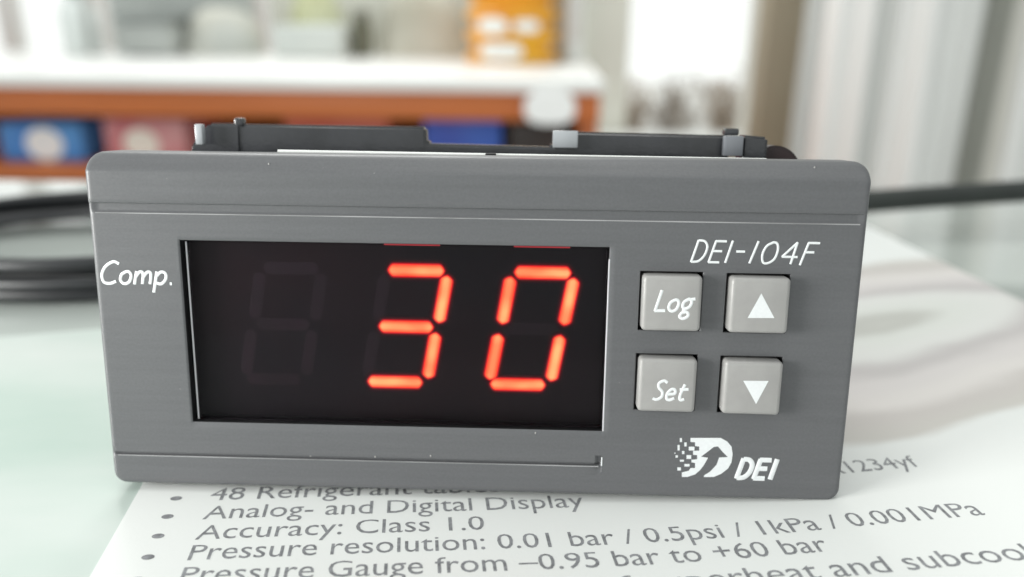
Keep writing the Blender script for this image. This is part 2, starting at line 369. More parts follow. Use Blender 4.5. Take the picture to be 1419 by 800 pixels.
# orange tub with two printed white bands of blots
Y0 = CYF+200; xa, xb = on_counter(642, Y0), on_counter(772, Y0); R_ = (xb-xa)/2
e = empty('orange_tub', ((xa+xb)/2, Y0+R_, topz+0.3)); tag(e, 'yellow orange round tub with white label print', 'tub')
ht = 82
lathe('tub', [(R_*(0.95+0.10*math.sin(k*0.80)), ht*k/26) for k in range(27)], mat('orange_plastic', (0.85, 0.33, 0.03), 0.35, color2=(0.88, 0.50, 0.04), vscale=10), (0, 0, 0), e)
lathe('lid', [(R_*1.03, ht+0.3), (R_*1.05, ht+2), (R_*1.05, ht+4), (R_, ht+6)], mat('orange_lid', (0.80, 0.30, 0.03), 0.35, var=0.05), (0, 0, 0), e)
for (a0, a1, z0, z1) in ((-2.28, -1.62, 34, 52), (-1.50, -0.95, 36, 50), (-2.25, -1.30, 5, 24)):
    vs, fs = [], []; n = 14
    for k in range(n+1):
        a = a0+(a1-a0)*k/n; sh = math.sqrt(max(0.02, 1-(2*k/n-1)**4))
        for z in ((z0+z1)/2-(z1-z0)/2*sh, (z0+z1)/2+(z1-z0)/2*sh):
            rr = R_*1.05+0.8; vs.append((rr*math.cos(a), rr*math.sin(a), z))
    for k in range(n): fs.append((2*k, 2*k+2, 2*k+3, 2*k+1))
    mesh('label_print', vs, fs, mat('label_white', (0.92, 0.92, 0.88), 0.4, var=0.02), e)
cbox('brown_folder', 768, 784, -15, CYF+260, 120, mat('folder_brown', (0.36, 0.28, 0.18), 0.6, var=0.1), 'thin brown folder standing right of the orange tub', 'folder', 1)
o = lathe('white_cup', [(11, 0), (13, 2), (15, 20), (14, 21)], M['white'], (0, 0, 0)); o.location = Vector((on_counter(790, CYF+290), CYF+310, topz+0.3))*MM; tag(o, 'small white cup at the right end of the counter', 'cup')

# dried shrub outside the window
def shrub(name, px, Y, h, rad, seed, col, label):
    rnd = random.Random(seed); base = at(px, 190, Y); e = empty(name, (base.x, Y, base.z-60)); tag(e, label, 'shrub', 'dry shrubs beyond the window')
    vs, fs = [], []; st = []
    for i in range(22):
        a = rnd.uniform(0, 6.28); r = rnd.uniform(0.1, 1)*rad; hh = h*rnd.uniform(0.55, 1)
        pts = [(0, 0, 0), (r*.4*math.cos(a), r*.4*math.sin(a), hh*.5), (r*math.cos(a), r*math.sin(a), hh)]
        st.append(sweep(catmull(pts, 4), 1.8, 5))
        for k in range(26):
            t = rnd.uniform(0.35, 1.05); c = Vector((r*t*math.cos(a)+rnd.gauss(0, 11), r*t*math.sin(a)+rnd.gauss(0, 11), hh*t+rnd.gauss(0, 9)))
            u = Vector((rnd.gauss(0, 1), rnd.gauss(0, 1), rnd.gauss(0, 1))).normalized()*rnd.uniform(6, 12); v = u.orthogonal().normalized()*rnd.uniform(2.5, 5)
            o_ = len(vs); vs += [c-u, c+v, c+u, c-v]; fs.append((o_, o_+1, o_+2, o_+3))
    v, f = join(st); mesh('stems', v, f, mat(name+'_stem', (0.3, 0.22, 0.15), 0.8), e)
    o = mesh('leaves', vs, fs, mat(name+'_leaf', col, 0.8, var=0.25, vscale=30), e); o['kind'] = 'stuff'
sc = [(868, 1900, 190, 60, 1, (0.55, 0.46, 0.38), 'low brown dry shrub beyond the left side of the window'),
      (930, 1850, 210, 75, 2, (0.52, 0.48, 0.45), 'grey brown dry shrub beyond the middle of the window'),
      (1000, 1900, 215, 80, 3, (0.56, 0.48, 0.41), 'tan dry shrub beside the pillar beyond the window')]
for s_ in sc: shrub('dry_shrub', *s_)
o = mesh('ground', [(-6000, 1630, -620), (6000, 1630, -620), (6000, 9000, -620), (-6000, 9000, -620)], [(0, 1, 2, 3)], mat('pale_ground', (0.82, 0.80, 0.76), 0.9, var=0.06, vscale=1)); tag(o, kind='structure')

# ================================================================== THE GLASS TABLE
TB = on_level(500, 256, 0).y
def glass_top_mat():
    m = mat('table_glass', (0.40, 0.43, 0.41), 0.05, 0.5, color2=(0.52, 0.56, 0.53), vscale=5, coat=0.0)
    m.node_tree.nodes['Principled BSDF'].inputs['IOR'].default_value = 1.52
    return m
tb = empty('glass_table', (0, TB/2-100, FLOOR)); tag(tb, 'pale back painted glass table under the instrument', 'table')
TC = Vector((0, TB/2-100, FLOOR))
y0, y1 = -260.0, TB
box('table_top', Vector((-20, (y0+y1)/2, -4))-TC, (1300, y1-y0, 8), glass_top_mat(), tb, 1.2, 3)
for sx in (-1, 1):
    for yy in (y0+40, y1-40):
        box('leg', Vector((-20+sx*600, yy, (FLOOR-9)/2))-TC, (30, 30, -9-FLOOR), M['metal'], tb, 3)
# translucent mint plastic sheet lying on the glass at the left
def sheet(name, corners, z, m, label, cat):
    vs = [(c.x, c.y, z) for c in corners]; vs += [(v[0], v[1], z-0.15) for v in vs]
    n = len(corners); fs = [tuple(range(n)), tuple(reversed(range(n, 2*n)))]+[(i, i+n, (i+1) % n+n, (i+1) % n) for i in range(n)]
    o = mesh(name, vs, fs, m); tag(o, label, cat); return o
a = on_level(-160, 545); b = on_level(160, 482); b2 = b+(b-a)*0.9
d_ = Vector((0.35, -1, 0)).normalized()*190
sheet('plastic_sheet', [a-Vector((60, 0, 0)), a+d_-Vector((60, 0, 0)), b2+d_, b2], 0.25,
      mat('mint_plastic', (0.50, 0.54, 0.515), 0.28, 0.5, color2=(0.36, 0.45, 0.405), vscale=16, stretch=(1, 2.5, 1)), 'pale mint plastic sheet lying left under the page', 'sheet')

# ================================================================== THE PRINTED PAGE
SA, QA = math.radians(5.8), math.radians(98.5)
PS = Vector((math.cos(SA), math.sin(SA), 0)); PQ = Vector((math.cos(QA), math.sin(QA), 0))
PO = on_level(260, 777, 0.4)
def page_z(s, q=0):
    h = 3.3*(1-math.exp(-(max(0, s-34)/48)**2))
    h *= 1-0.4*math.exp(-((s-52)/15)**2-((q-9)/10)**2)
    return 0.42+h+0.05*math.sin(s/9+q/14)
def page_pt(s, q, dz=0.0):
    p = PO+PS*s+PQ*q; return Vector((p.x, p.y, page_z(s, q)+dz))
def page_inv(px, py):
    z = 0.4
    for _ in range(30):
        p = on_level(px, py, z)-PO; det = PS.x*PQ.y-PS.y*PQ.x
        s = (p.x*PQ.y-p.y*PQ.x)/det; q = (PS.x*p.y-PS.y*p.x)/det; z = 0.5*z+0.5*page_z(s, q)
    return s, q
page = empty('printed_page', (PO.x, PO.y, 0)); tag(page, 'curling white page of printed bullet points under the instrument', 'page')
PB = Vector((PO.x, PO.y, 0))
s1a, q1a = page_inv(1205, 325); s1b, q1b = page_inv(1419, 405)
sR = (s1a+s1b)/2
S0 = page_inv(190, 680)[0]; S0b = page_inv(135, 785)[0]; S0 = (S0+S0b)/2
ns, nq = 130, 60; vs, fs = [], []
for lay in (0, 1):
    for j in range(nq+1):
        q = -46+(max(q1a, 100)+12+46)*j/nq
        for i in range(ns+1):
            s = S0+(sR-S0)*i/ns; vs.append(page_pt(s, q, -0.11*lay)-PB)
W_ = ns+1; off = W_*(nq+1)
for j in range(nq):
    for i in range(ns):
        a_ = j*W_+i; fs.append((a_, a_+1, a_+1+W_, a_+W_)); fs.append((off+a_, off+a_+W_, off+a_+1+W_, off+a_+1))
edge = [i for i in range(W_)]+[j*W_+ns for j in range(1, nq+1)]+[nq*W_+i for i in range(ns-1, -1, -1)]+[j*W_ for j in range(nq-1, 0, -1)]
for k in range(len(edge)): a_, b_ = edge[k], edge[(k+1) % len(edge)]; fs.append((a_, a_+off, b_+off, b_))
# the sheet carries a faint grey mauve printed picture of rings on its upper right part
def page_mat():
    m = mat('page_paper', (0.70, 0.715, 0.70), 0.5, 0.35, bump=0.08, bscale=2500)
    nt = m.node_tree; N = nt.nodes; L = nt.links; b = N['Principled BSDF']
    uv = N.new('ShaderNodeAttribute'); uv.attribute_name = 'pagepos'
    sub = N.new('ShaderNodeVectorMath'); sub.operation = 'SUBTRACT'; sub.inputs[1].default_value = (95, 48, 0)
    L.new(uv.outputs['Vector'], sub.inputs[0])
    d1 = N.new('ShaderNodeVectorMath'); d1.operation = 'DOT_PRODUCT'; d1.inputs[1].default_value = (1/72.0, 0, 0); L.new(sub.outputs[0], d1.inputs[0])
    d2 = N.new('ShaderNodeVectorMath'); d2.operation = 'DOT_PRODUCT'; d2.inputs[1].default_value = (-0.3/30.0, 1/30.0, 0); L.new(sub.outputs[0], d2.inputs[0])
    sc_ = N.new('ShaderNodeCombineXYZ'); L.new(d1.outputs['Value'], sc_.inputs[0]); L.new(d2.outputs['Value'], sc_.inputs[1])
    nz = N.new('ShaderNodeTexNoise'); nz.inputs['Scale'].default_value = 1.6; nz.inputs['Detail'].default_value = 4; L.new(sc_.outputs[0], nz.inputs['Vector'])
    ln = N.new('ShaderNodeVectorMath'); ln.operation = 'LENGTH'; L.new(sc_.outputs[0], ln.inputs[0])
    ad = N.new('ShaderNodeMath'); ad.operation = 'MULTIPLY_ADD'; ad.inputs[1].default_value = 0.36; L.new(nz.outputs['Fac'], ad.inputs[0]); L.new(ln.outputs['Value'], ad.inputs[2])
    r = N.new('ShaderNodeValToRGB'); cr = r.color_ramp; cr.interpolation = 'EASE'
    P = (0.70, 0.715, 0.70, 1)
    stops = [(0.0, (0.55, 0.55, 0.52, 1)), (0.25, (0.45, 0.45, 0.42, 1)), (0.36, (0.60, 0.61, 0.58, 1)), (0.50, (0.62, 0.62, 0.60, 1)), (0.62, (0.47, 0.445, 0.44, 1)),
             (0.72, (0.58, 0.55, 0.54, 1)), (0.84, (0.62, 0.59, 0.57, 1)), (0.94, (0.51, 0.48, 0.46, 1)), (1.05, (0.52, 0.50, 0.47, 1)), (1.12, P)]
    mx = 1.2
    while len(cr.elements) > 1: cr.elements.remove(cr.elements[-1])
    cr.elements[0].position = 0; cr.elements[0].color = stops[0][1]
    for ps, c in stops[1:]:
        el = cr.elements.new(ps/mx); el.color = c
    dv = N.new('ShaderNodeMath'); dv.operation = 'DIVIDE'; dv.inputs[1].default_value = mx; L.new(ad.outputs[0], dv.inputs[0]); L.new(dv.outputs[0], r.inputs[0])
    # a green tint band near the top right corner
    L.new(r.outputs[0], b.inputs['Base Color'])
    return m
sh = mesh('sheet', vs, fs, page_mat(), page, 60)
at_ = sh.data.attributes.new('pagepos', 'FLOAT_VECTOR', 'POINT')
k = 0
for lay in (0, 1):
    for j in range(nq+1):
        q = -46+(max(q1a, 100)+12+46)*j/nq
        for i in range(ns+1): at_.data[k].vector = (S0+(sR-S0)*i/ns, q, 0); k += 1
def text_mesh(txt, size, shear=0.0, width=None, spacing=1.0):
    cu = bpy.data.curves.new('t', 'FONT'); cu.body = txt; cu.size = size; cu.shear = shear; cu.space_character = spacing; cu.resolution_u = 3; cu.offset = 0
    o = bpy.data.objects.new('t', cu); COL.objects.link(o); dg = bpy.context.evaluated_depsgraph_get(); dg.update()
    me = bpy.data.meshes.new_from_object(o.evaluated_get(dg)); bpy.data.objects.remove(o)
    vs = [v.co.copy() for v in me.vertices]; fs = [tuple(p.vertices) for p in me.polygons]; bpy.data.meshes.remove(me)
    if width:
        x0 = min(v.x for v in vs); x1 = max(v.x for v in vs); k = width/(x1-x0)
        for v in vs: v.x = (v.x-x0)*k
    return vs, fs
def page_line(txt, s, q, width, size=3.05):
    vs, fs = text_mesh(txt, size, 0, width)
    k = size
    for v in vs:
        t = v.y/k; v.y = k*(t*1.2 if t < 0.45 else 0.54+(t-0.45)*0.84)
    mesh('text_line', [page_pt(s+v.x, q+v.y, 0.012)-PB for v in vs], fs, M['ink'], page)
def span(p, q): a, b = page_inv(*p), page_inv(*q); return a[0], b[0]-a[0]
LQ = 3.2
page_line('48 Refrigerant tables', span((290, 692), (693, 680))[0], 3*LQ+0.1, span((290, 692), (693, 680))[1])
x_, w_ = span((1150, 654), (1275, 645)); page_line('R1234yf', x_, 3*LQ-0.4, w_)
x_, w_ = span((280, 720), (810, 701)); page_line('Analog- and Digital Display', x_, 2*LQ, w_)
x_, w_ = span((270, 747), (672, 735)); page_line('Accuracy: Class 1.0', x_, LQ-0.1, w_)
x_, w_ = span((259, 777), (1367, 714)); page_line('Pressure resolution: 0.01 bar / 0.5psi / 1kPa / 0.001MPa', x_, 0, w_)
x_, w_ = span((247, 808), (1157, 770)); page_line('Pressure Gauge from \u20130.95 bar to +60 bar', x_, -LQ-0.05, w_)
x_, w_ = span((898, 806), (1419, 757)); w2 = w_*40/21.5
page_line('superheat and subcooling', x_, -2*LQ-0.45, w_*1.13)
page_line('Automatic calculation of', x_-44, -2*LQ-0.45, 42.6)
for k in range(-2, 4):
    vs = [page_pt(-3.85+0.62*math.cos(6.2832*i/14), k*LQ+0.72+0.40*math.sin(6.2832*i/14), 0.012)-PB for i in range(14)]
    mesh('bullet', vs, [tuple(range(14))], M['ink'], page)

# ================================================================== THE INSTRUMENT
dev = bpy.data.objects.new('temperature_controller', None); COL.objects.link(dev); dev.empty_display_size = 0.01
dev.matrix_world = Matrix.Translation(TD*MM) @ RD.to_4x4()
tag(dev, 'grey panel temperature controller with red digits reading 30 and four keys', 'controller')
# ---- bezel: a fine grid height field over a rounded rectangle, with openings for window and keys
X0, X1, Y0_, Y1_ = -38.5, 38.5, -18.25, 16.85
RC = 1.35
WIN = (-29.45, 13.6, -11.07, 8.22)
KEYS = [(19.80, 2.87, 'Log'), (28.36, 2.82, 'up'), (19.78, -5.60, 'Set'), (28.30, -5.68, 'down')]
KW = 2.90                                          # half width of a key
HOLES = [WIN]+[(x-KW-0.2, x+KW+0.2, y-KW+0.10-0.2, y+KW-0.10+0.2) for x, y, _ in KEYS]
def dense(a, b, marks, step):
    xs = set([a, b]); n = int((b-a)/step)
    for i in range(n+1): xs.add(round(a+(b-a)*i/n, 4))
    for m_ in marks:
        xs = {x for x in xs if abs(x-m_) > 0.05 or x in (a, b)}
    xs |= {round(m_, 4) for m_ in marks}
    return sorted(xs)
GX = 13.35
edge_m = [0.06, 0.16, 0.3, 0.48, 0.7, 1.0, 1.35, 1.7]
xm = [X0+e_ for e_ in edge_m]+[X1-e_ for e_ in edge_m]+[GX-0.16, GX+0.16, GX, GX-0.5]
ym = [Y0_+e_ for e_ in edge_m]+[Y1_-e_ for e_ in edge_m+[1.8, 1.95, 2.1]]
ym += [10.84, 10.93, 11.08, 11.16, 11.5, 11.82, 11.88, 12.0]        # upper groove
ym += [-14.92, -14.86, -14.80, -14.68, -14.62, -14.56, -13.85]    # lower seam
for h_ in HOLES: xm += [h_[0], h_[1], h_[0]-0.12, h_[1]+0.12]; ym += [h_[2], h_[3], h_[2]-0.12, h_[3]+0.12]
xs = dense(X0, X1, [round(v, 4) for v in xm], 1.1); ys = dense(Y0_, Y1_, [round(v, 4) for v in ym], 0.9)
def rim_d(x, y):
    hx, hy = (X1-X0)/2, (Y1_-Y0_)/2; cx_, cy_ = abs(x-(X0+X1)/2), abs(y-(Y0_+Y1_)/2)
    ax, ay = cx_-(hx-RC), cy_-(hy-RC)
    if ax > 0 and ay > 0: return RC-math.hypot(ax, ay)
    return min(hx-cx_, hy-cy_)
def sm(a, b, x): t = max(0, min(1, (x-a)/(b-a))); return t*t*(3-2*t)
def height(x, y):
    z = 0.0
    z += 0.08*sm(11.82, 12.0, y)                               # raised band above the groove
    if y > 14.85: t = y-14.85; z -= 0.78*(t if t > 0.4 else t*t/0.8+0.2*t*0+0.0) - (0.156 if t > 0.4 else 0)   # and the chamfer along the top
    fade = sm(0.0, 1.0, rim_d(x, y))
    z -= fade*0.24*(sm(10.84, 11.16, y)-sm(11.82, 11.88, y))
    if x < GX+0.01:
        z -= sm(0, 1, rim_d(x, y))*0.30*(sm(-14.92, -14.86, y)-sm(-14.62, -14.56, y))
    if abs(x-GX) < 0.2 and -14.93 < y < -13.8: z -= 0.28
    for h_ in HOLES:
        dx = max(h_[0]-x, x-h_[1], 0); dy = max(h_[2]-y, y-h_[3], 0)
        if dx <= 0.001 and dy <= 0.001: z -= 0.09
    d = max(0, rim_d(x, y)); r = 0.5
    if d < r: z -= r-math.sqrt(max(0, r*r-(r-d)**2))
    return z
def corner_map(x, y):
    ix, iy = (X1-RC, Y1_-RC)
    cx_, cy_ = (X0+X1)/2, (Y0_+Y1_)/2
    sx = 1 if x > cx_ else -1; sy = 1 if y > cy_ else -1
    ux = (abs(x-cx_)-((X1-X0)/2-RC))/RC; uy = (abs(y-cy_)-((Y1_-Y0_)/2-RC))/RC
    if ux > 0 and uy > 0:
        a_, b_ = ux*math.sqrt(1-uy*uy/2), uy*math.sqrt(1-ux*ux/2)
        return cx_+sx*((X1-X0)/2-RC+a_*RC), cy_+sy*((Y1_-Y0_)/2-RC+b_*RC)
    return x, y
bm = bmesh.new(); V = {}
for j, y in enumerate(ys):
    for i, x in enumerate(xs):
        mx_, my_ = corner_map(x, y); V[i, j] = bm.verts.new((mx_, my_, height(mx_, my_)))
for j in range(len(ys)-1):
    for i in range(len(xs)-1):
        cx_, cy_ = (xs[i]+xs[i+1])/2, (ys[j]+ys[j+1])/2
        if any(h_[0] < cx_ < h_[1] and h_[2] < cy_ < h_[3] for h_ in HOLES): continue
        bm.faces.new((V[i, j], V[i+1, j], V[i+1, j+1], V[i, j+1]))
bmesh.ops.delete(bm, geom=[v for v in bm.verts if not v.link_faces], context='VERTS')
be = [e_ for e_ in bm.edges if e_.is_boundary]
outer = [e_ for e_ in be if all(rim_d(v.co.x, v.co.y) < 0.02 for v in e_.verts)]
inner = [e_ for e_ in be if e_ not in set(outer)]
g = bmesh.ops.extrude_edge_only(bm, edges=inner)
for v in [x for x in g['geom'] if isinstance(x, bmesh.types.BMVert)]: v.co.z = -2.6
for x in [x for x in g['geom'] if isinstance(x, bmesh.types.BMFace)]: x.material_index = 1
g = bmesh.ops.extrude_edge_only(bm, edges=outer)
rim = [x for x in g['geom'] if isinstance(x, bmesh.types.BMVert)]
for v in rim: v.co.z = -5.2
re_ = [e_ for e_ in g['geom'] if isinstance(e_, bmesh.types.BMEdge)]
g = bmesh.ops.extrude_edge_only(bm, edges=[e_ for e_ in re_ if e_.is_boundary])
for v in [x for x in g['geom'] if isinstance(x, bmesh.types.BMVert)]:
    v.co.x *= 0.955; v.co.y = -0.25+(v.co.y+0.25)*0.91
bmesh.ops.recalc_face_normals(bm, faces=bm.faces)
bz = from_bm('bezel', bm, M['bezel'], dev, 38); bz.data.materials.append(M['well'])
# ---- plate behind the openings of the keys
for x, y, _ in KEYS: box('key_well', (x, y, -2.45), (KW*2+0.5, KW*2+0.3, 0.2), M['well'], dev)
# ---- display
disp = box('display', ((WIN[0]+WIN[1])/2, (WIN[2]+WIN[3])/2, -2.75), (WIN[1]-WIN[0]-0.02, WIN[3]-WIN[2]-0.02, 1.1), M['panel'], dev)
fr = []
# filter window sitting in the opening, a dark gap and a bright polished edge round it
x0, x1, yb, yt = WIN[0]+0.55, WIN[1]-0.12, WIN[2]+0.10, WIN[3]-0.16
bm = bmesh.new(); add_box(bm, ((x0+x1)/2, (yb+yt)/2, -0.95), (x1-x0, yt-yb, 0.8), 0.14, 2); from_bm('window_pane', bm, M['pane'], dev, 35)
polish = mat('polished_edge', (0.50, 0.50, 0.52), 0.2, 0.8)
for v, f in (sweep([(WIN[0]+0.42, WIN[2]+0.15, -0.62), (WIN[0]+0.42, WIN[3]-0.2, -0.55)], 0.10, 8),
             sweep([(WIN[1]+0.02, WIN[2]+0.02, -0.10), (WIN[1]+0.02, WIN[3]-1.2, -0.10)], 0.10, 8)):
    mesh('window_trim', v, f, polish, dev, 60)
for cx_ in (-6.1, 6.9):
    box('digit_reflection', (cx_, WIN[3]-0.16, -0.5), (5.6, 0.10, 0.3), M['digit_glow'], dev)  # glowing strips painted in for the digits' red reflection
def segment(p, q, lit, parent):
    p, q = Vector((*p, 0)), Vector((*q, 0)); d = (q-p); L_ = d.length; t = d.normalized(); n = Vector((-t.y, t.x, 0))
    if n.y < -0.01: n = -n
    # hexagonal capsule outline in slanted space
    def outline(wd):
        h = wd/2; k = []
        for ex, sg in ((q, 1), (p, -1)):
            g_ = max(0, (wd-1.28)/2)
            arc = [(-h, -1), (-h*0.86, -0.62), (-h*0.45, -0.22), (0, 0), (h*0.45, -0.22), (h*0.86, -0.62), (h, -1)]
            pts = [ex+t*(sg*(a[1]*h*0.85+g_+(h-0.64 if wd < 1.28 else 0)*0.6))+n*(a[0]) for a in arc]
            k += pts if sg == 1 else list(reversed(pts))
        return k
    rings = [outline(wd) for wd in ((0.30, 0.95, 1.28, 1.66, 2.30) if lit else (0.9, 1.28, 1.34))]; lv = (1.0, 0.74, 0.42, 0.12, 0.0)  # outer rings of a lit segment carry a painted red glow
    zt, zb = (-2.13, -2.25) if lit else (-2.19, -2.25)
    N_ = len(rings[0]); vs = []
    for l_, rg in enumerate(rings): vs += [(v.x, v.y, zt-0.008*l_) for v in rg]
    vs += [(v.x, v.y, zb) for v in rings[-1]]; fs = [tuple(range(N_))]
    for k in range(N_):
        for l_ in range(len(rings)): fs.append((k+l_*N_, k+(l_+1)*N_, (k+1) % N_+(l_+1)*N_, (k+1) % N_+l_*N_))
    fs = [tuple(reversed(f_)) for f_ in fs]
    me_o = mesh('segment', [Vector(v)-Vector((*DC, 0)) for v in vs], fs, M['lit'] if lit else M['unlit'], parent)
    bm = bmesh.new(); bm.from_mesh(me_o.data); bmesh.ops.recalc_face_normals(bm, faces=bm.faces); bm.to_mesh(me_o.data); bm.free()
    at_ = me_o.data.attributes.new('edge', 'FLOAT', 'POINT')
    for k, v in enumerate(me_o.data.vertices): at_.data[k].value = lv[min(k//N_, 4)]
    return me_o
DC = (0, 0)
YT, YM, YB = 5.15, -0.85, -6.90
def digit(dx, lit):
    top = ((dx+4.15, YT), (dx+9.95, YT)); mid = ((dx+3.05, YM), (dx+8.75, YM)); bot = ((dx+1.75, YB), (dx+7.55, YB))
    segs = {'a': top, 'g': mid, 'd': bot,
            'f': ((dx+3.80, YT-0.48), (dx+2.93, YM+0.50)), 'e': ((dx+2.60, YM-0.58), (dx+1.68, YB+0.46)),
            'b': ((dx+10.26, YT-0.48), (dx+9.33, YM+0.50)), 'c': ((dx+9.03, YM-0.58), (dx+8.12, YB+0.46))}
    for k, (p, q) in segs.items(): segment(p, q, k in lit, dev)
digit(0, 'abcdef'); digit(-13.0, 'abcdg'); digit(-26.0, '')
# ---- keys
def stroke_mesh(strokes, org, size, wd, slant=0.2, z=0.0, h=0.035, xs_=1.0, skew=0.0):
    parts = []
    for st, sm_ in strokes:
        pts = [Vector((org[0]+(x*xs_+y*slant)*size, org[1]+y*size+skew*x*size, z)) for x, y in st]
        pts = catmull(pts, 5) if sm_ else pts
        if not sm_:
            # dense straight segments joined with round ends
            for a_, b_ in zip(pts, pts[1:]):
                d = (b_-a_).normalized()*wd*0.35; parts.append(sweep([a_-d, a_-d*0.4, b_+d*0.4, b_+d], wd, 8, flat=h))
        else: parts.append(sweep(pts, wd, 8, flat=h))
    return join(parts)
# single-stroke drafting letters: (points, smooth) in a cell 1 high
GL = {
 'C': (0.78, [([(0.66, 0.90), (0.42, 1.0), (0.12, 0.78), (0.0, 0.40), (0.12, 0.06), (0.38, 0.0), (0.62, 0.10)], True)]),
 'o': (0.60, [([(0.22, 0.56), (0.04, 0.42), (0.02, 0.16), (0.18, 0.0), (0.38, 0.08), (0.44, 0.36), (0.34, 0.54), (0.20, 0.56)], True)]),
 'm': (0.84, [([(0.04, 0.56), (0.02, 0.0)], False), ([(0.02, 0.28), (0.16, 0.54), (0.30, 0.52), (0.34, 0.30), (0.34, 0.0)], True), ([(0.34, 0.30), (0.48, 0.54), (0.62, 0.52), (0.66, 0.30), (0.66, 0.0)], True)]),
 'p': (0.62, [([(0.04, 0.56), (0.02, -0.36)], False), ([(0.03, 0.34), (0.20, 0.56), (0.40, 0.50), (0.44, 0.24), (0.28, 0.02), (0.04, 0.08)], True)]),
 '.': (0.24, [([(0.04, 0.03), (0.08, 0.03)], False)]),
 'D': (0.66, [([(0.06, 1.0), (0.02, 0.0)], False), ([(0.06, 1.0), (0.30, 0.96), (0.46, 0.70), (0.44, 0.30), (0.28, 0.04), (0.02, 0.0)], True)]),
 'E': (0.62, [([(0.44, 0.98), (0.06, 0.98), (0.02, 0.0), (0.40, 0.0)], False), ([(0.05, 0.52), (0.38, 0.52)], False)]),
 'I': (0.30, [([(0.06, 1.0), (0.03, 0.0)], False)]),
 '-': (0.50, [([(0.02, 0.52), (0.32, 0.52)], False)]),
 '1': (0.50, [([(0.22, 1.0), (0.14, 0.0)], False)]),
 '0': (0.78, [([(0.30, 0.98), (0.08, 0.80), (0.02, 0.40), (0.14, 0.04), (0.34, 0.02), (0.52, 0.22), (0.54, 0.62), (0.44, 0.92), (0.28, 0.98)], True)]),
 '4': (0.74, [([(0.40, 0.0), (0.40, 0.98), (0.0, 0.32), (0.56, 0.32)], False)]),
 'F': (0.60, [([(0.48, 0.98), (0.08, 0.98), (0.02, -0.04)], False), ([(0.06, 0.55), (0.38, 0.55)], False)]),
 'L': (0.58, [([(0.06, 1.0), (0.0, 0.0), (0.44, 0.02)], False)]),
 'g': (0.62, [([(0.24, 0.60), (0.06, 0.46), (0.06, 0.22), (0.22, 0.14), (0.38, 0.24), (0.42, 0.46), (0.30, 0.60), (0.22, 0.60)], True), ([(0.30, 0.58), (0.52, 0.62)], False), ([(0.18, 0.14), (0.14, 0.02), (0.36, -0.06), (0.42, -0.24), (0.22, -0.36), (0.04, -0.26), (0.10, -0.08), (0.24, -0.04)], True)]),
 'S': (0.58, [([(0.48, 0.90), (0.30, 1.0), (0.10, 0.86), (0.16, 0.62), (0.36, 0.42), (0.40, 0.16), (0.20, 0.0), (0.0, 0.06)], True)]),
 'e': (0.56, [([(0.06, 0.30), (0.38, 0.34), (0.34, 0.54), (0.18, 0.56), (0.04, 0.34), (0.08, 0.06), (0.24, 0.0), (0.42, 0.10)], True)]),
 't': (0.46, [([(0.18, 0.84), (0.10, 0.30), (0.16, 0.02), (0.34, 0.06)], True), ([(0.02, 0.56), (0.38, 0.58)], False)]),
}
def write(txt, org, width, size, wd, slant, z, skew=0.0):
    adv = [GL[c][0] for c in txt]; total = sum(adv)-0.14; k = (width-slant*size*0.8)/size/total
    parts = []; x = 0
    for c, a_ in zip(txt, adv):
        st = [([(px+x, py) for px, py in pts], s) for pts, s in GL[c][1]]
        parts.append(stroke_mesh(st, org, size, wd, slant, z, xs_=k, skew=skew)); x += a_
    return join(parts)
def keycap_mesh():
    bm = bmesh.new(); add_box(bm, (0, 0, -0.55), (KW*2, (KW-0.10)*2, 3.5), 0.42, 4); return bm
proto = None
for (x, y, kind) in KEYS:
    if proto is None:
        bm = keycap_mesh(); kb = from_bm('key', bm, M['key'], dev, 50); proto = kb
    else:
        kb = proto.copy(); link(kb, dev)
    kb.location = Vector((x, y, 0))*MM; kb.rotation_euler = (random.uniform(-.012, .012), random.uniform(-.012, .012), random.uniform(-.008, .008))
    zt = 1.2
    if kind in ('up', 'down'):
        P3 = [(1055, 407), (1036, 441), (1073, 441)] if kind == 'up' else [(1030, 528), (1065, 528), (1048, 560)]
        P3 = [on_face(a_, b_, zt) for a_, b_ in P3]
        vs = [(a_-x, b_-y, zt+0.015) for a_, b_ in P3]+[(a_-x, b_-y, zt-0.05) for a_, b_ in P3]
        fs = [(0, 1, 2), (5, 4, 3), (0, 3, 4, 1), (1, 4, 5, 2), (2, 5, 3, 0)]
        o = mesh('arrow_symbol', vs, fs, M['ink_white'], kb)
        bm = bmesh.new(); bm.from_mesh(o.data); bmesh.ops.recalc_face_normals(bm, faces=bm.faces); bm.to_mesh(o.data); bm.free()
        kb['label'] = 'grey square key with a white triangle pointing '+kind
    else:
        if kind == 'Log': a_, b_ = on_face(908, 431, zt), on_face(962, 431, zt); sz = 2.05
        else: a_, b_ = on_face(904, 554, zt), on_face(952, 556, zt); sz = 2.0
        v, f = write(kind, (a_[0]-x, a_[1]-y), b_[0]-a_[0], sz, 0.15, 0.22, zt)
        mesh('key_lettering', v, f, M['ink_white'], kb, 60)
        kb['label'] = 'grey square key lettered '+kind
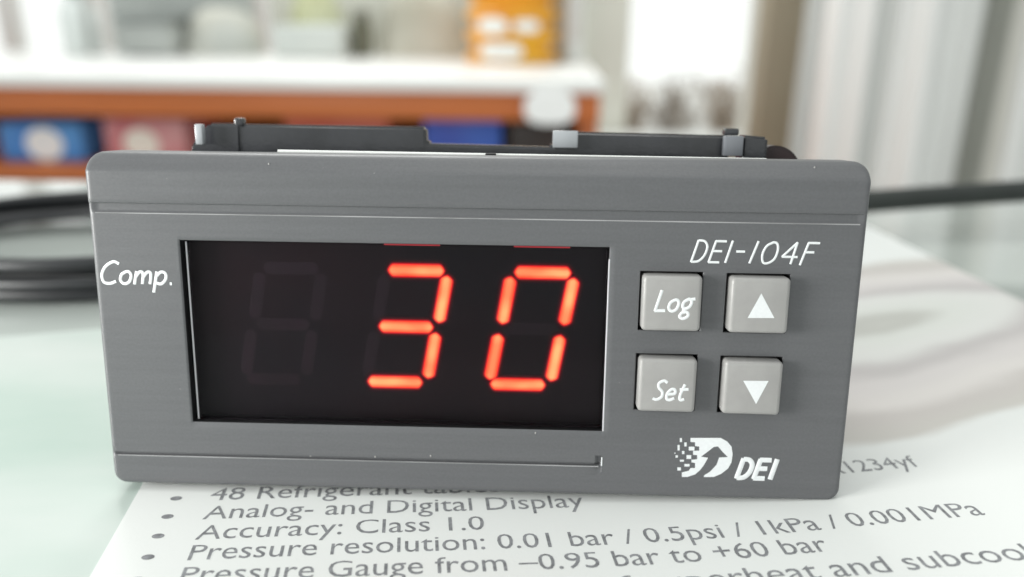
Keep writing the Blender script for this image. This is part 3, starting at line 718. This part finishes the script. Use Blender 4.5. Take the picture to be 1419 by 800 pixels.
# ---- thin pale strips painting the lit ledge along the lower edge of each groove
M['ledge_glint'] = mat('ledge_glint_pale', (0.30, 0.30, 0.305), 0.3, 0.6, var=0.35, vscale=500, stretch=(0.2, 1, 1))
v, f = sweep([(X0+0.75, 10.86, -0.01), (X1-0.75, 10.86, -0.01)], 0.065, 8, flat=0.05); mesh('ledge_glint', v, f, M['ledge_glint'], dev, 60)
v, f = sweep([(X0+0.75, -14.99, -0.01), (GX-0.1, -14.99, -0.01)], 0.055, 8, flat=0.05); mesh('ledge_glint', v, f, M['ledge_glint'], dev, 60)
v, f = sweep([(GX+0.24, -14.9, -0.01), (GX+0.24, -13.95, -0.01)], 0.07, 8, flat=0.06); mesh('ledge_glint', v, f, M['ink_white'], dev, 60)
# ---- tiny paler specks painting glints along the seam and chamfer
for px_, py_ in ((430, 632), (520, 633), (597, 632), (742, 600), (370, 228), (1133, 233)):
    q_ = on_face(px_, py_); zz = height(*q_)
    bm = bmesh.new(); bmesh.ops.create_icosphere(bm, subdivisions=1, radius=1, matrix=Matrix.Translation((q_[0], q_[1], zz+0.02)) @ Matrix.Diagonal((0.10, 0.13, 0.05, 1)))
    from_bm('glint_speck', bm, M['key'], dev, 60)
# ---- lettering on the face
a_, b_ = on_face(140, 394), on_face(243, 396)
v, f = write('Comp.', (a_[0], a_[1]+0.1), b_[0]-a_[0], 2.25, 0.15, 0.2, 0.0, skew=-0.0); mesh('lettering', v, f, M['ink_white'], dev, 60)
a_, b_ = on_face(957, 363), on_face(1131, 367)
v, f = write('DEI-104F', (a_[0], a_[1]), b_[0]-a_[0], 2.15, 0.115, 0.24, 0.0, skew=-0.004); mesh('lettering', v, f, M['ink_white'], dev, 60)
a_, b_ = on_face(1020, 663), on_face(1077, 664)
v, f = write('DEI', (a_[0], a_[1]+0.05), b_[0]-a_[0], 2.1, 0.26, 0.22, 0.0); mesh('lettering', v, f, M['ink_white'], dev, 60)
def lg(x, y): return on_face(920+x/7.883, 590+y/7.883)
poly = [(290, 133), (620, 133), (690, 172), (738, 228), (750, 310), (738, 400), (700, 468), (625, 525), (545, 560), (435, 560), (440, 540), (500, 505), (575, 425), (602, 347), (697, 342),
        (640, 285), (590, 226), (545, 232), (470, 290), (405, 338), (482, 350), (440, 425), (395, 485), (340, 532), (255, 560), (195, 560), (195, 510), (270, 492), (290, 462), (340, 462), (340, 408), (300, 400), (300, 372),
        (362, 366), (362, 322), (318, 318), (318, 275), (385, 272), (385, 228), (340, 222), (340, 180), (290, 178)]
sq = [(185, 156, 24, 44), (235, 204, 26, 44), (160, 240, 24, 60), (302, 250, 62, 42), (210, 293, 26, 34), (139, 336, 26, 26), (272, 342, 52, 42), (196, 382, 44, 22), (252, 432, 58, 28), (166, 472, 40, 34), (120, 300, 12, 12)]
lo = empty('logo'); lo.parent = dev
def flat(name, pts, z, parent):
    p2 = [lg(*p) for p in pts]; n = len(p2)
    bm = bmesh.new(); vv = [bm.verts.new((a_, b_, z)) for a_, b_ in p2]; f_ = bm.faces.new(vv)
    if f_.normal.z < 0: f_.normal_flip()
    bmesh.ops.triangulate(bm, faces=bm.faces[:]); bm.normal_update()
    for q in bm.faces:
        if q.normal.z < 0: q.normal_flip()
    return from_bm(name, bm, M['ink_white'], parent)
flat('arrow_emblem', poly, 0.025, lo)
for (x, y, a_, b_) in sq: flat('square_dot', [(x-a_/2, y-b_/2), (x+a_/2, y-b_/2), (x+a_/2, y+b_/2), (x-a_/2, y+b_/2)], 0.025, lo)
# ---- case behind the bezel: section in Y-Z, its underside lies on the table
SL = math.tan(math.radians(7.51))
sec = [(-14.6, -5.25), (14.3, -5.25), (14.3, -28.0), (-14.6, -28.0)]
bm = bmesh.new(); add_box(bm, (0, -0.1, -20.9), (71, 28.6, 31.3), 0.8, 2); from_bm('case', bm, M['case'], dev, 35)
bm = bmesh.new(); add_box(bm, (0, 3.0, -39.6), (66, 18, 5.9), 0.5, 2); from_bm('terminal_block', bm, mat('terminal_green', (0.03, 0.16, 0.07), 0.45), dev, 35)
# ---- black mounting bracket standing up behind the bezel
BZ = -12.0
M['bracket'] = mat('bracket_plastic', (0.030, 0.031, 0.035), 0.2, 0.7, var=0.25, vscale=250, bump=0.2, bscale=2500)
def bp(px, py): return on_face(px, py, BZ)
def prism(name, pts, z0, z1, m, parent, smooth=None):
    bm = bmesh.new(); vv = [bm.verts.new((a_, b_, z0)) for a_, b_ in pts]; f_ = bm.faces.new(vv)
    g = bmesh.ops.extrude_face_region(bm, geom=[f_])
    for v in [x for x in g['geom'] if isinstance(x, bmesh.types.BMVert)]: v.co.z = z1
    bmesh.ops.recalc_face_normals(bm, faces=bm.faces)
    es = [e_ for e_ in bm.edges]; bmesh.ops.bevel(bm, geom=es, offset=0.3, segments=3, affect='EDGES', clamp_overlap=True)
    return from_bm(name, bm, m, parent, 35)
br = empty('mounting_bracket'); br.parent = dev
yl = 14.0
bar = [bp(322, 172), bp(590, 176), bp(591, 199), bp(766, 204), bp(767, 182), bp(1012, 188)]
bar = [(bar[0][0], yl)]+bar+[(bar[-1][0], yl)]
prism('bar', bar, BZ, BZ-2.2, M['bracket'], br)
l0 = [bp(264, 206), bp(276, 186), bp(290, 171), bp(334, 171)]
prism('end_block', [(l0[0][0], yl)]+l0+[(l0[-1][0]-0.12, yl)], BZ+0.25, BZ-1.6, M['bracket'], br)
silver = mat('bright_plastic', (0.40, 0.42, 0.44), 0.22, 0.7, var=0.08)
c0, c1 = bp(279, 172), bp(291, 200); box('edge_clip', ((c0[0]+c1[0])/2, (c0[1]+c1[1])/2, BZ+1.5), (c1[0]-c0[0], abs(c0[1]-c1[1]), 0.9), silver, br, 0.12)
c0, c1 = bp(766, 181), bp(800, 205); box('edge_clip', ((c0[0]+c1[0])/2, (c0[1]+c1[1])/2, BZ+0.55), (c1[0]-c0[0], abs(c0[1]-c1[1]), 0.9), silver, br, 0.12)
c0, c1 = bp(1000, 188), bp(1024, 216); box('edge_clip', ((c0[0]+c1[0])/2, (c0[1]+c1[1])/2, BZ+1.1), (c1[0]-c0[0], abs(c0[1]-c1[1]), 1.2), mat('grey_plastic_clip', (0.2, 0.21, 0.23), 0.3), br, 0.15)
r0 = bp(1024, 186)[0]; r1 = bp(1060, 190)
prism('end_block', [(r0+0.1, yl), (r0+0.1, bp(1030, 187)[1]), (r1[0], r1[1]), (r1[0], yl)], BZ+1.4, BZ-1.6, M['bracket'], br)
c0, c1 = bp(1004, 178), bp(1023, 188); box('nub', ((c0[0]+c1[0])/2, (c0[1]+c1[1])/2, BZ-0.4), (c1[0]-c0[0], abs(c0[1]-c1[1]), 1.6), M['bracket'], br, 0.2)
c0 = bp(330, 167); box('nub', (c0[0], c0[1]-0.2, BZ-0.6), (1.0, 1.0, 1.2), M['bracket'], br, 0.2)
# round adjusting knob beside the bracket
kp = bp(1076, 222); 
bm = bmesh.new(); bmesh.ops.create_cone(bm, cap_ends=True, segments=32, radius1=2.9, radius2=2.9, depth=4, matrix=Matrix.Translation((kp[0]-0.3, kp[1]-1.3, BZ-1.4)))
bmesh.ops.bevel(bm, geom=[e_ for e_ in bm.edges if abs(e_.verts[0].co.z-e_.verts[1].co.z) < 0.01], offset=0.3, segments=2, affect='EDGES')
from_bm('knob', bm, mat('knob_dark', (0.03, 0.017, 0.018), 0.4), dev, 40)
# pale strip added to paint the glare line between case and bracket, with its small dark peg
g0, g1 = on_face(385, 211, -5.5), on_face(1062, 223, -5.5)
v, f = sweep([(g0[0], g0[1], -5.6), (g1[0], g1[1], -5.6)], 0.26, 10); mesh('glare_strip', v, f, mat('glare_white', (0.75, 0.76, 0.74), 0.35, var=0.03), dev, 60)
c0 = on_face(680, 217, -5.1); box('peg', (c0[0], c0[1], -5.1), (1.1, 0.65, 0.8), M['well'], dev, 0.1)

# ================================================================== CABLES
# coil of thin black sensor cable behind the left end
C1 = on_level(135, 345, 2)
pts = []
random.seed(11)
turns = 7
yf = on_level(60, 400, 2).y; yk = on_level(60, 296, 2).y
ring_c = Vector((C1.x-2, (yf+yk)/2, 0)); ry = (yk-yf)/2; rx = 44
jit = [(random.uniform(-4.5, 4.5), random.uniform(-5.5, 5.5), random.uniform(-5, 5), random.uniform(-5, 5)) for _ in range(turns+1)]
steps = 40
zl = [1.8, 1.8, 4.6, 1.8, 4.8, 7.4, 4.6, 1.8]
offs = [(7, 7.5), (0.5, 2.6), (3, 5.0), (-4, -2.4), (-2, 0.2), (1, 3.0), (-7, -5.2), (-10, -8.0)]
for k in range(turns*steps):
    t = k/steps; i = int(t); fr_ = t-i; fr2 = fr_*fr_*(3-2*fr_)
    def mixv(a_, b_): return a_+(b_-a_)*fr2
    ox = mixv(offs[i][0], offs[i+1][0]); oy = mixv(offs[i][1], offs[i+1][1]); z = mixv(zl[i], zl[i+1])
    jx = mixv(jit[i][0], jit[i+1][0]); jy = mixv(jit[i][1], jit[i+1][1])
    th = 2*math.pi*t
    pts.append(Vector((ring_c.x+jx*0.6+(rx+ox)*math.cos(th), ring_c.y+jy*0.35+(ry+oy)*math.sin(th), z+0.4*math.sin(th*2+i))))
end = pts[-1]
pts += catmull([end+Vector((1, 3, 0)), Vector((end.x+25, end.y+6, 3)), Vector((-20, 62, 6)), RD @ Vector((-18, 3, -42))+TD], 8)[1:]
v, f = sweep(pts, 1.25, 12); o = mesh('cable_coil', v, f, M['cable'], None, 60); tag(o, 'coil of thin black sensor cable behind the left end', 'cable')
# thicker black cord leaving to the right
a_ = at(1150, 285, 112); b_ = at(1250, 276, 116); c_ = at(1419, 265, 122); d_ = at(1640, 256, 130)
pts = catmull([RD @ Vector((24, 3, -42))+TD, Vector((34, 62, 8)), Vector((48, 100, 6)), (a_.x, 112, a_.z), (b_.x, 116, b_.z), (c_.x, 122, c_.z), (d_.x, 130, d_.z+0.5), (d_.x+120, 60, 3), (d_.x+190, -20, 2.6)], 10)
v, f = sweep(pts, 2.7, 16); o = mesh('cord', v, f, M['cable2'], None, 60); tag(o, 'thick black cord running off to the right across the glass', 'cord')
